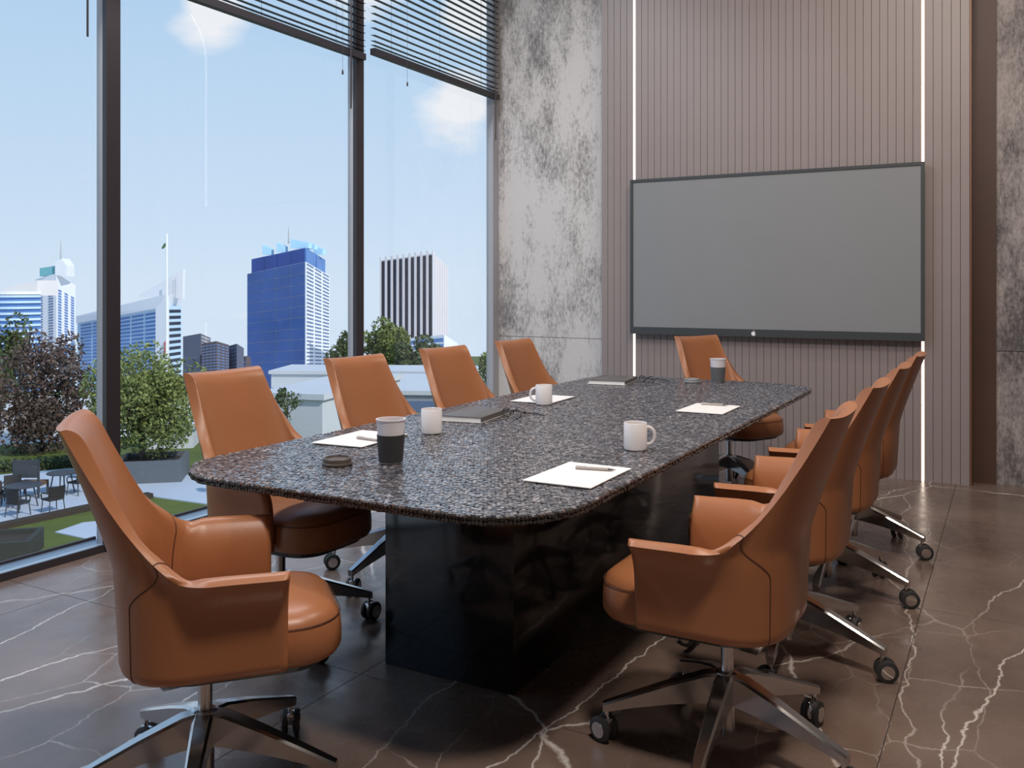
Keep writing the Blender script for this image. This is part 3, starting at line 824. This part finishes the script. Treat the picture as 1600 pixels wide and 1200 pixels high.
def tree(name, label, u, v_base, v_lo, v_hi, half_w, depth, leaf, size, count, blobs, seed, cat='tree', zbase=None, trunk=.10, du=0):
    rr = random.Random(seed); z0 = GZ if zbase is None else zbase
    base = W(u, 450, depth); base.z = z0
    px = depth/FPX
    zlo, zhi = EYE-(v_lo-450)*px, EYE-(v_hi-450)*px
    t = thing(name, label, cat, base, 0, 'trees and shrubs outside the window')
    cz = (zlo+zhi)/2-z0; hz = (zhi-zlo)/2; hw = half_w*px
    off = Vector((math.cos(YAW), math.sin(YAW), 0))*(du*px)
    mb = MB(); bl = []
    for k in range(blobs):
        while True:
            q = Vector((rr.uniform(-1, 1), rr.uniform(-1, 1), rr.uniform(-1, 1)))
            if q.length < .82: break
        bl.append((q, rr.uniform(.22, .40)))
    for k in range(count):
        q, r = rr.choice(bl)
        d = Vector((rr.gauss(0, 1), rr.gauss(0, 1), rr.gauss(0, 1))).normalized()*r*rr.uniform(.55, 1)**.5
        s = q+d
        leaf_quad(mb, Vector((s.x*hw, s.y*hw, cz+s.z*hz))+off, size, rr)
    tag(mb.obj('foliage', leaf, t), kind='stuff')
    tk = MB().tube([(0, 0, 0), (off.x*.2, off.y*.2, max(.1, (zlo-z0)*.6)), (off.x*.7, off.y*.7, cz), (off.x, off.y, cz+hz*.5)], [trunk, trunk*.8, trunk*.6, trunk*.2], 8).obj('trunk', 'bark', t, smooth=True)
    bm_ = MB()
    for q, r in bl[:max(4, blobs//2)]:
        e = Vector((q.x*hw, q.y*hw, cz+q.z*hz))+off; s0 = Vector((off.x*.6, off.y*.6, cz-hz*.6))
        bm_.tube([s0, (s0+e)/2+Vector((0, 0, .1)), e], [trunk*.4, trunk*.25, trunk*.08], 5)
    tag(bm_.obj('branches', 'bark', t), kind='stuff')
tree('leafy_tree', 'dark brownish tree with sparse leaves at the left above the patio', 66, 750, 722, 505, 84, 39.5, 'leaf_brown', .10, 10500, 48, 3, trunk=.11)
tree('leafy_tree', 'dark green tree at the left frame edge behind the brownish tree', -2, 750, 640, 484, 50, 45, 'leaf_dark', .13, 4200, 26, 5, trunk=.16)
tree('leafy_tree', 'rounded green tree in the planter left of the window chairs', 222, 740, 705, 545, 96, 33.8, 'leaf_green', .085, 15000, 60, 8, trunk=.13)
tree('small_shrub', 'small dark shrub in front of white low building between window chairs', 449, 745, 668, 596, 24, 29, 'leaf_dark', .07, 420, 12, 12, cat='shrub', trunk=.03)
tree('leafy_tree', 'bushy dark green tree just right of the middle window post', 600, 700, 600, 496, 46, 86, 'leaf_green', .19, 7500, 24, 21, trunk=.2)
tree('leafy_tree', 'dark green tree in front of the striped tower podium', 652, 700, 600, 524, 42, 79, 'leaf_dark', .19, 4200, 22, 22, trunk=.2)
tree('leafy_tree', 'small green tree left of the middle window post', 536, 700, 590, 516, 28, 84, 'leaf_dark', .17, 1700, 14, 23, trunk=.16)
tree('leafy_tree', 'green bush seen beside the concrete wall at the window corner', 764, 700, 640, 520, 18, 40, 'leaf_green', .08, 1800, 14, 25, cat='shrub', trunk=.08)
tree('climbing_plant', 'thin green climbing plant along the window corner frame', 771, 700, 545, 350, 5, 46, 'leaf_dark', .08, 700, 16, 27, cat='plant', trunk=.05)

# low pale buildings beyond the lawn
def low_block(label, pts, dep, z0=GZ, roof='stucco', wall='stucco', win=False):
    """pts: front-edge roof corners (u, v, d) left to right"""
    ps = [W(*p) for p in pts]
    o = ps[0].copy(); o.z = z0
    t = thing('low_building', label, 'building', o, 0, 'low pale buildings beyond the lawn')
    for i in range(len(ps)-1):
        a, b = ps[i]-o, ps[i+1]-o
        nn = Vector((-(b-a).y, (b-a).x, 0)).normalized()*.25
        MB().hexa([(a.x, a.y, 0), (b.x, b.y, 0), (b.x+nn.x, b.y+nn.y, 0), (a.x+nn.x, a.y+nn.y, 0), tuple(a), tuple(b), (b.x+nn.x, b.y+nn.y, b.z), (a.x+nn.x, a.y+nn.y, a.z)]).obj('wall', wall if i == 0 else 'stucco_grey', t)
    return t, ps, o
def block(label, u0, u1, vtop, d0, dep, wall='stucco', roof='stucco', yaw=0, z0=GZ, split=None):
    a = W(u0, vtop, d0); b = W(u1, vtop, d0); w = (b-a).length; h = a.z-z0
    o = (a+b)/2; o.z = z0
    t = thing('low_building', label, 'building', o, YAW+R(yaw), 'low pale buildings beyond the lawn')
    BX(-w/2, w/2, 0, dep, 0, h-.25).obj('wall_block', wall, t)
    BX(-w/2-.15, w/2+.15, -.15, dep+.15, h-.25, h).obj('roof_slab', roof, t)
    return t, w, h
t, w, h = block('white low building with flat roof behind the window-side chairs', 398, 508, 614, 38, 9, yaw=-14)
t, w, h = block('grey-white low building with long dark strip opening', 525, 740, 610, 52, 10, 'stucco_grey', yaw=-6)
BX(-w/2+2, w/2-1, -.2, -.02, h-2.0, h-.6).obj('strip_window', 'b_window', t)
BX(-w/2+2, w/2-1, -.45, -.02, h-2.3, h-2.05).obj('ledge', 'b_white', t)
t, w, h = block('white garden wall block behind the green tree', 232, 300, 662, 40, 4, yaw=10)
t, w, h = block('long white roofed building far behind the low terrace buildings', 420, 770, 580, 64, 5, yaw=-4)

# outdoor furniture
def oc_table(u, v, label, r=.55, h=.72):
    p = G(u, v, GZ+.04); t = thing('patio_table', label, 'table', p, 0, 'dark patio tables')
    MB().lathe([(r-.02, h-.04), (r, h-.03), (r, h), (r-.02, h+.005)], 24).obj('table_top', 'outdoor_metal', t)
    for k in range(4):
        a = R(45+90*k); MB().tube([(math.cos(a)*r*.55, math.sin(a)*r*.55, h-.04), (math.cos(a)*r*.8, math.sin(a)*r*.8, 0)], .025, 6).obj('leg', 'outdoor_metal', t)
def oc_chair(u, v, rz, label):
    p = G(u, v, GZ+.04); t = thing('patio_chair', label, 'chair', p, rz, 'dark wicker patio chairs')
    BX(-.24, .24, -.25, .25, .40, .46).obj('seat', 'wicker', t, bevel=.02)
    n = 7; lp = []
    for k in range(n):
        y = -.26+.52*k/(n-1); x = -.25+.06*(2*k/(n-1)-1)**2
        lp.append([(x, y, .44), (x+.035, y, .44), (x-.04, y, .86), (x-.075, y, .86)])
    MB().loft(lp).obj('backrest', 'wicker', t)
    for sg in (-1, 1):
        MB().tube([(-.25, sg*.27, .66), (.15, sg*.28, .64), (.22, sg*.27, .58), (.22, sg*.25, .42)], .02, 6).obj('arm', 'wicker', t)
        for xx in (-.21, .21): MB().tube([(xx, sg*.22, .42), (xx*1.2, sg*.25, 0)], .018, 6).obj('leg', 'outdoor_metal', t)
oc_table(36, 792, 'round dark patio table with chairs around it')
oc_chair(28, 806, R(100), 'dark wicker patio chair in front of the round table')
oc_chair(83, 800, R(175), 'dark wicker patio chair to the right of the round table')
oc_chair(18, 785, R(-40), 'dark wicker patio chair behind the round table at its left')
oc_chair(0, 796, R(10), 'dark wicker patio chair at the left frame edge by the table')
oc_table(97, 770, 'smaller dark patio table standing empty by the lawn', r=.5)
oc_chair(122, 772, R(190), 'dark wicker patio chair half hidden behind the near leather chair')
p = G(49, 775, GZ+.04); t = thing('garden_bench', 'high-backed grey garden bench with brown seat on the patio', 'bench', p, YAW-R(90))
BX(-.35, .35, -.42, .42, .38, .50).obj('seat', 'wood_seat', t)
BX(.30, .36, -.42, .42, .70, 1.30).obj('back_panel', 'outdoor_metal', t)
for sg in (-1, 1):
    BX(.30, .36, sg*.42-.03, sg*.42+.03, 0, 1.32).obj('post', 'outdoor_metal', t)
    BX(-.34, -.28, sg*.40-.03, sg*.40+.03, 0, .40).obj('leg', 'outdoor_metal', t)

# ================================================================ THE CITY
CB = -60.0
def bil(q, s, t):    # q = bottom-left, bottom-right, top-left, top-right
    return (q[0]*(1-s)+q[1]*s)*(1-t)+(q[2]*(1-s)+q[3]*s)*t
def fnorm(q): return (q[1]-q[0]).cross(q[2]-q[0]).normalized()
def panel(mb, q, s0, s1, t0, t1, out, back=.3):
    nn = fnorm(q); c = [bil(q, s, t) for s, t in ((s0, t0), (s1, t0), (s1, t1), (s0, t1))]
    mb.hexa([tuple(p-nn*back) for p in c]+[tuple(p+nn*out) for p in c])
class Tower:
    """prism from three visible corners: left, near corner, right, each (u, v_top, depth)"""
    def __init__(s, label, L, C, Rr, vbot, body, name='office_tower', parent=None, part=None, zb=None):
        l, c, r = W(*L), W(*C), W(*Rr); bk = l+r-c
        s.o = Vector((c.x, c.y, CB)) if parent is None else parent.o
        zb = (EYE-(vbot-450)/FPX*C[2]) if zb is None else zb
        s.t = thing(name, label, 'building', s.o, 0, 'city buildings on the skyline') if parent is None else parent.t
        tp = [x-s.o for x in (l, c, r, bk)]; bt = [Vector((x.x, x.y, zb-s.o.z)) for x in tp]
        MB().hexa([tuple(x) for x in bt]+[tuple(x) for x in tp]).obj(part or 'tower_body', body, s.t)
        s.left = (bt[0], bt[1], tp[0], tp[1]); s.right = (bt[1], bt[2], tp[1], tp[2])
    def grid(s, face, mt, nx, ny, mx, my, name, t0=0., t1=1., s0=0., s1=1., out=.05, stuff=True):
        q = s.left if face == 'L' else s.right; mb = MB(); res = []
        for i in range(nx):
            for k in range(ny):
                a = s0+(s1-s0)*(i+mx)/nx; b = s0+(s1-s0)*(i+1-mx)/nx; c = t0+(t1-t0)*(k+my)/ny; d = t0+(t1-t0)*(k+1-my)/ny
                if stuff: panel(mb, q, a, b, c, d, out)
                else: m1 = MB(); panel(m1, q, a, b, c, d, out); m1.obj(name, mt, s.t)
        if stuff: tag(mb.obj(name, mt, s.t), kind='stuff')
def spire(tw, u, v0, v1, d, r, name='spire', mt='b_grey'):
    a, b = W(u, v0, d)-tw.o, W(u, v1, d)-tw.o; MB().tube([a, b], [r, r*.3], 6).obj(name, mt, tw.t)
# blue glass tower
D = Tower('tall blue glass office tower with stepped crown and white side', (386, 428, 512), (478, 409, 500), (515, 431, 530), 650, 'b_white')
D.grid('L', 'b_blue', 4, 14, .02, .02, 'glass_panel', out=.4, stuff=False, s0=.01, s1=.99)
D.grid('R', 'b_window', 3, 40, .10, .28, 'window_grid', out=.15)
D2 = Tower(None, (393, 405, 516), (477, 387, 505), (508, 406, 530), 432, 'b_midblue', parent=D, part='crown')
D2.grid('L', 'b_bluedeep', 4, 1, .03, .03, 'crown_panel', out=.4, stuff=False); D2.grid('R', 'b_midblue', 2, 1, .05, .03, 'crown_panel', out=.4, stuff=False)
for (u0, u1, vb, vt, d) in ((410, 422, 398, 383, 512), (432, 444, 394, 379, 510), (454, 482, 388, 374, 508), (474, 491, 390, 377, 512), (490, 504, 398, 384, 520)):
    q = [W(u0, vb, d)-D.o, W(u1, vb, d)-D.o, W(u1, vt+6, d)-D.o, W(u0, vt, d)-D.o]; k3 = Vector((0, 3, 0))
    MB().loft([[tuple(x) for x in q], [tuple(x+k3) for x in q]]).obj('crown_fin', 'b_glassteal', D.t)
spire(D, 451, 380, 354, 510, .5)
# striped tower
Et = Tower('dark striped tower with pale vertical fins', (595, 407, 470), (678, 396, 460), (700, 417, 482), 660, 'b_cream')
Et.grid('L', 'b_navy', 9, 1, .13, .003, 'glass_strip', out=.25, stuff=False, t1=.995)
fm = 9
for i in range(fm+1):
    mb = MB(); panel(mb, Et.left, max(0, i/fm-.018), min(1, i/fm+.018), 0, 1.02, 1.1); mb.obj('fin', 'b_fin', Et.t)
Et.grid('R', 'b_fin', 6, 1, .25, .003, 'rib', out=.4, stuff=True)
pod = Tower('white flat-roofed podium building in front of the striped tower', (634, 529, 300), (694, 523, 290), (716, 537, 305), 680, 'b_white')
pod.grid('L', 'b_midblue', 1, 3, .02, .18, 'window_band', t0=.80, t1=.98, out=.1, stuff=False)
# white sail-roofed building
B_ = Tower('white and pale blue office block with sail roof', (121, 503, 440), (262, 478, 410), (284, 478, 425), 650, 'b_paleblue')
B_.grid('L', 'b_midblue', 6, 18, .07, .24, 'window_grid', t0=.30, t1=.97, s0=.03, s1=.90, out=.2)
B_.grid('R', 'b_navy', 1, 12, .10, .26, 'window_band', t0=.30, t1=.98, out=.2)
def slabpoly(tw, pts, thick, mt, name):
    ps = [W(*p)-tw.o for p in pts]; k3 = Vector((-math.sin(YAW), math.cos(YAW), 0))*thick
    return MB().loft([[tuple(x) for x in ps], [tuple(x+k3) for x in ps]]).obj(name, mt, tw.t)
slabpoly(B_, [(119, 505, 438), (250, 481, 408), (258, 460, 408), (119, 494, 438)], 24, 'b_white', 'roof_slab')
slabpoly(B_, [(215, 463, 425), (285, 466, 420), (286, 421, 420)], 3, 'b_white', 'sail')
for i, uu in enumerate((262, 271, 279)):
    slabpoly(B_, [(uu, 464, 418), (uu+1, 464, 418), (uu+1, 421+(286-uu)*.62, 418), (uu, 421+(286-uu)*.62, 418)], .6, 'b_cream', 'sail_rib')
slabpoly(B_, [(243, 600, 405), (259, 600, 403), (259, 463, 403), (243, 482, 405)], 4, 'b_white', 'corner_frame')
slabpoly(B_, [(256, 556, 402), (258.5, 556, 402), (258.5, 534, 402), (256, 534, 402)], 1, 'b_red', 'red_banner')
fp = thing('flagpole', 'tall white flagpole with a small green flag on the skyline', 'flagpole', W(260.5, 620, 395))
MB().tube([(0, 0, 0), W(260.5, 365, 395)-W(260.5, 620, 395)], .45, 8).obj('pole', 'b_white', fp)
o0 = W(260.5, 620, 395)
MB().loft([[tuple(W(u, v, 395)-o0+Vector((0, kk, 0))) for u, v in ((252, 388), (256, 381), (259.5, 379), (258, 385), (254, 389))] for kk in (0, .3)]).obj('flag', 'flag_green', fp)
# curved blue and white tower at far left
A_ = Tower('white stepped tower with teal top and spire at the far left', (55, 437, 455), (88, 427, 450), (118, 446, 465), 650, 'b_white')
A_.grid('R', 'b_midblue', 3, 30, .26, .22, 'window_grid', t0=.30, t1=.90, out=.2)
A_.grid('L', 'b_window', 2, 30, .28, .26, 'window_grid', t0=.30, t1=.88, out=.2)
slabpoly(A_, [(62, 432, 452), (88, 429, 452), (88, 415, 452), (62, 419, 452)], 8, 'b_teal', 'plant_room')
slabpoly(A_, [(86, 430, 450), (104, 432, 450), (104, 415, 450), (96, 404, 450), (86, 410, 450)], 8, 'b_white', 'stair_top')
spire(A_, 95, 408, 376, 454, .55)
A2 = thing('curved_tower', 'curved blue banded glass tower at the left frame edge', 'building', W(30, 650, 370), 0, 'city buildings on the skyline')
oo = W(30, 650, 370); n = 14; zt_, zb_ = W(0, 460, 370).z, W(0, 650, 370).z
def arc(ins, u0=-60, u1=64):
    pts = []
    for k in range(n+1):
        f = k/n; u = u0+(u1-u0)*f; d = 378-16*math.sin(math.pi*(.15+.7*f))+ins; p = W(u, 450, d)-oo; pts.append((p.x, p.y))
    e1, e0 = W(u1, 450, 410)-oo, W(u0, 450, 410)-oo
    return pts+[(e1.x, e1.y), (e0.x, e0.y)]
MB().loft([[(x, y, 0) for x, y in arc(0)], [(x, y, zt_-zb_) for x, y in arc(0)]]).obj('tower_body', 'b_midblue', A2)
nb = 16
for k in range(nb):
    z = (zt_-zb_)*(1-(k+.5)/nb*.75)
    MB().loft([[(x, y, z) for x, y in arc(-.8)], [(x, y, z+.9) for x, y in arc(-.8)]]).obj('floor_band', 'b_paleblue', A2)
MB().loft([[(x, y, zt_-zb_) for x, y in arc(-1)], [(x, y, zt_-zb_+1.2) for x, y in arc(-1)]]).obj('parapet', 'b_white', A2)
MB().loft([[tuple(W(u, v, 392)-oo+Vector((0, kk, 0))) for u, v in ((2, 462), (58, 462), (58, 438), (2, 452))] for kk in (0, 10)]).obj('roof_house', 'b_cream', A2)
# dark mid-rise blocks
c1 = Tower('grey slate mid-rise block right of the sail-roofed building', (286, 526, 355), (313, 521, 350), (329, 528, 362), 680, 'b_slate', name='mid_rise_block')
c1.grid('R', 'b_grey', 1, 8, .1, .2, 'pale_band', t0=.72, t1=.99, out=.1)
c2 = Tower('brown-grey mid-rise block in the middle of the dark group', (315, 537, 342), (338, 533, 338), (358, 539, 350), 680, 'b_brownslate', name='mid_rise_block')
c2.grid('L', 'b_window', 4, 10, .12, .25, 'window_grid', t0=.66, t1=.98, out=.1); c2.grid('R', 'b_window', 3, 10, .12, .25, 'window_grid', t0=.66, t1=.98, out=.1)
c3 = Tower('low slate mid-rise block just left of the blue glass tower', (356, 541, 356), (370, 537, 352), (381, 544, 362), 680, 'b_slate', name='mid_rise_block')
c3.grid('L', 'b_window', 3, 8, .12, .25, 'window_grid', t0=.66, t1=.98, out=.1)
c4 = Tower('smallest dark block beside the foot of the blue glass tower', (378, 558, 392), (384, 556, 390), (392, 558, 396), 680, 'b_brownslate', name='mid_rise_block')
c4.grid('L', 'b_window', 2, 5, .12, .25, 'window_grid', t0=.7, t1=.95, out=.1)
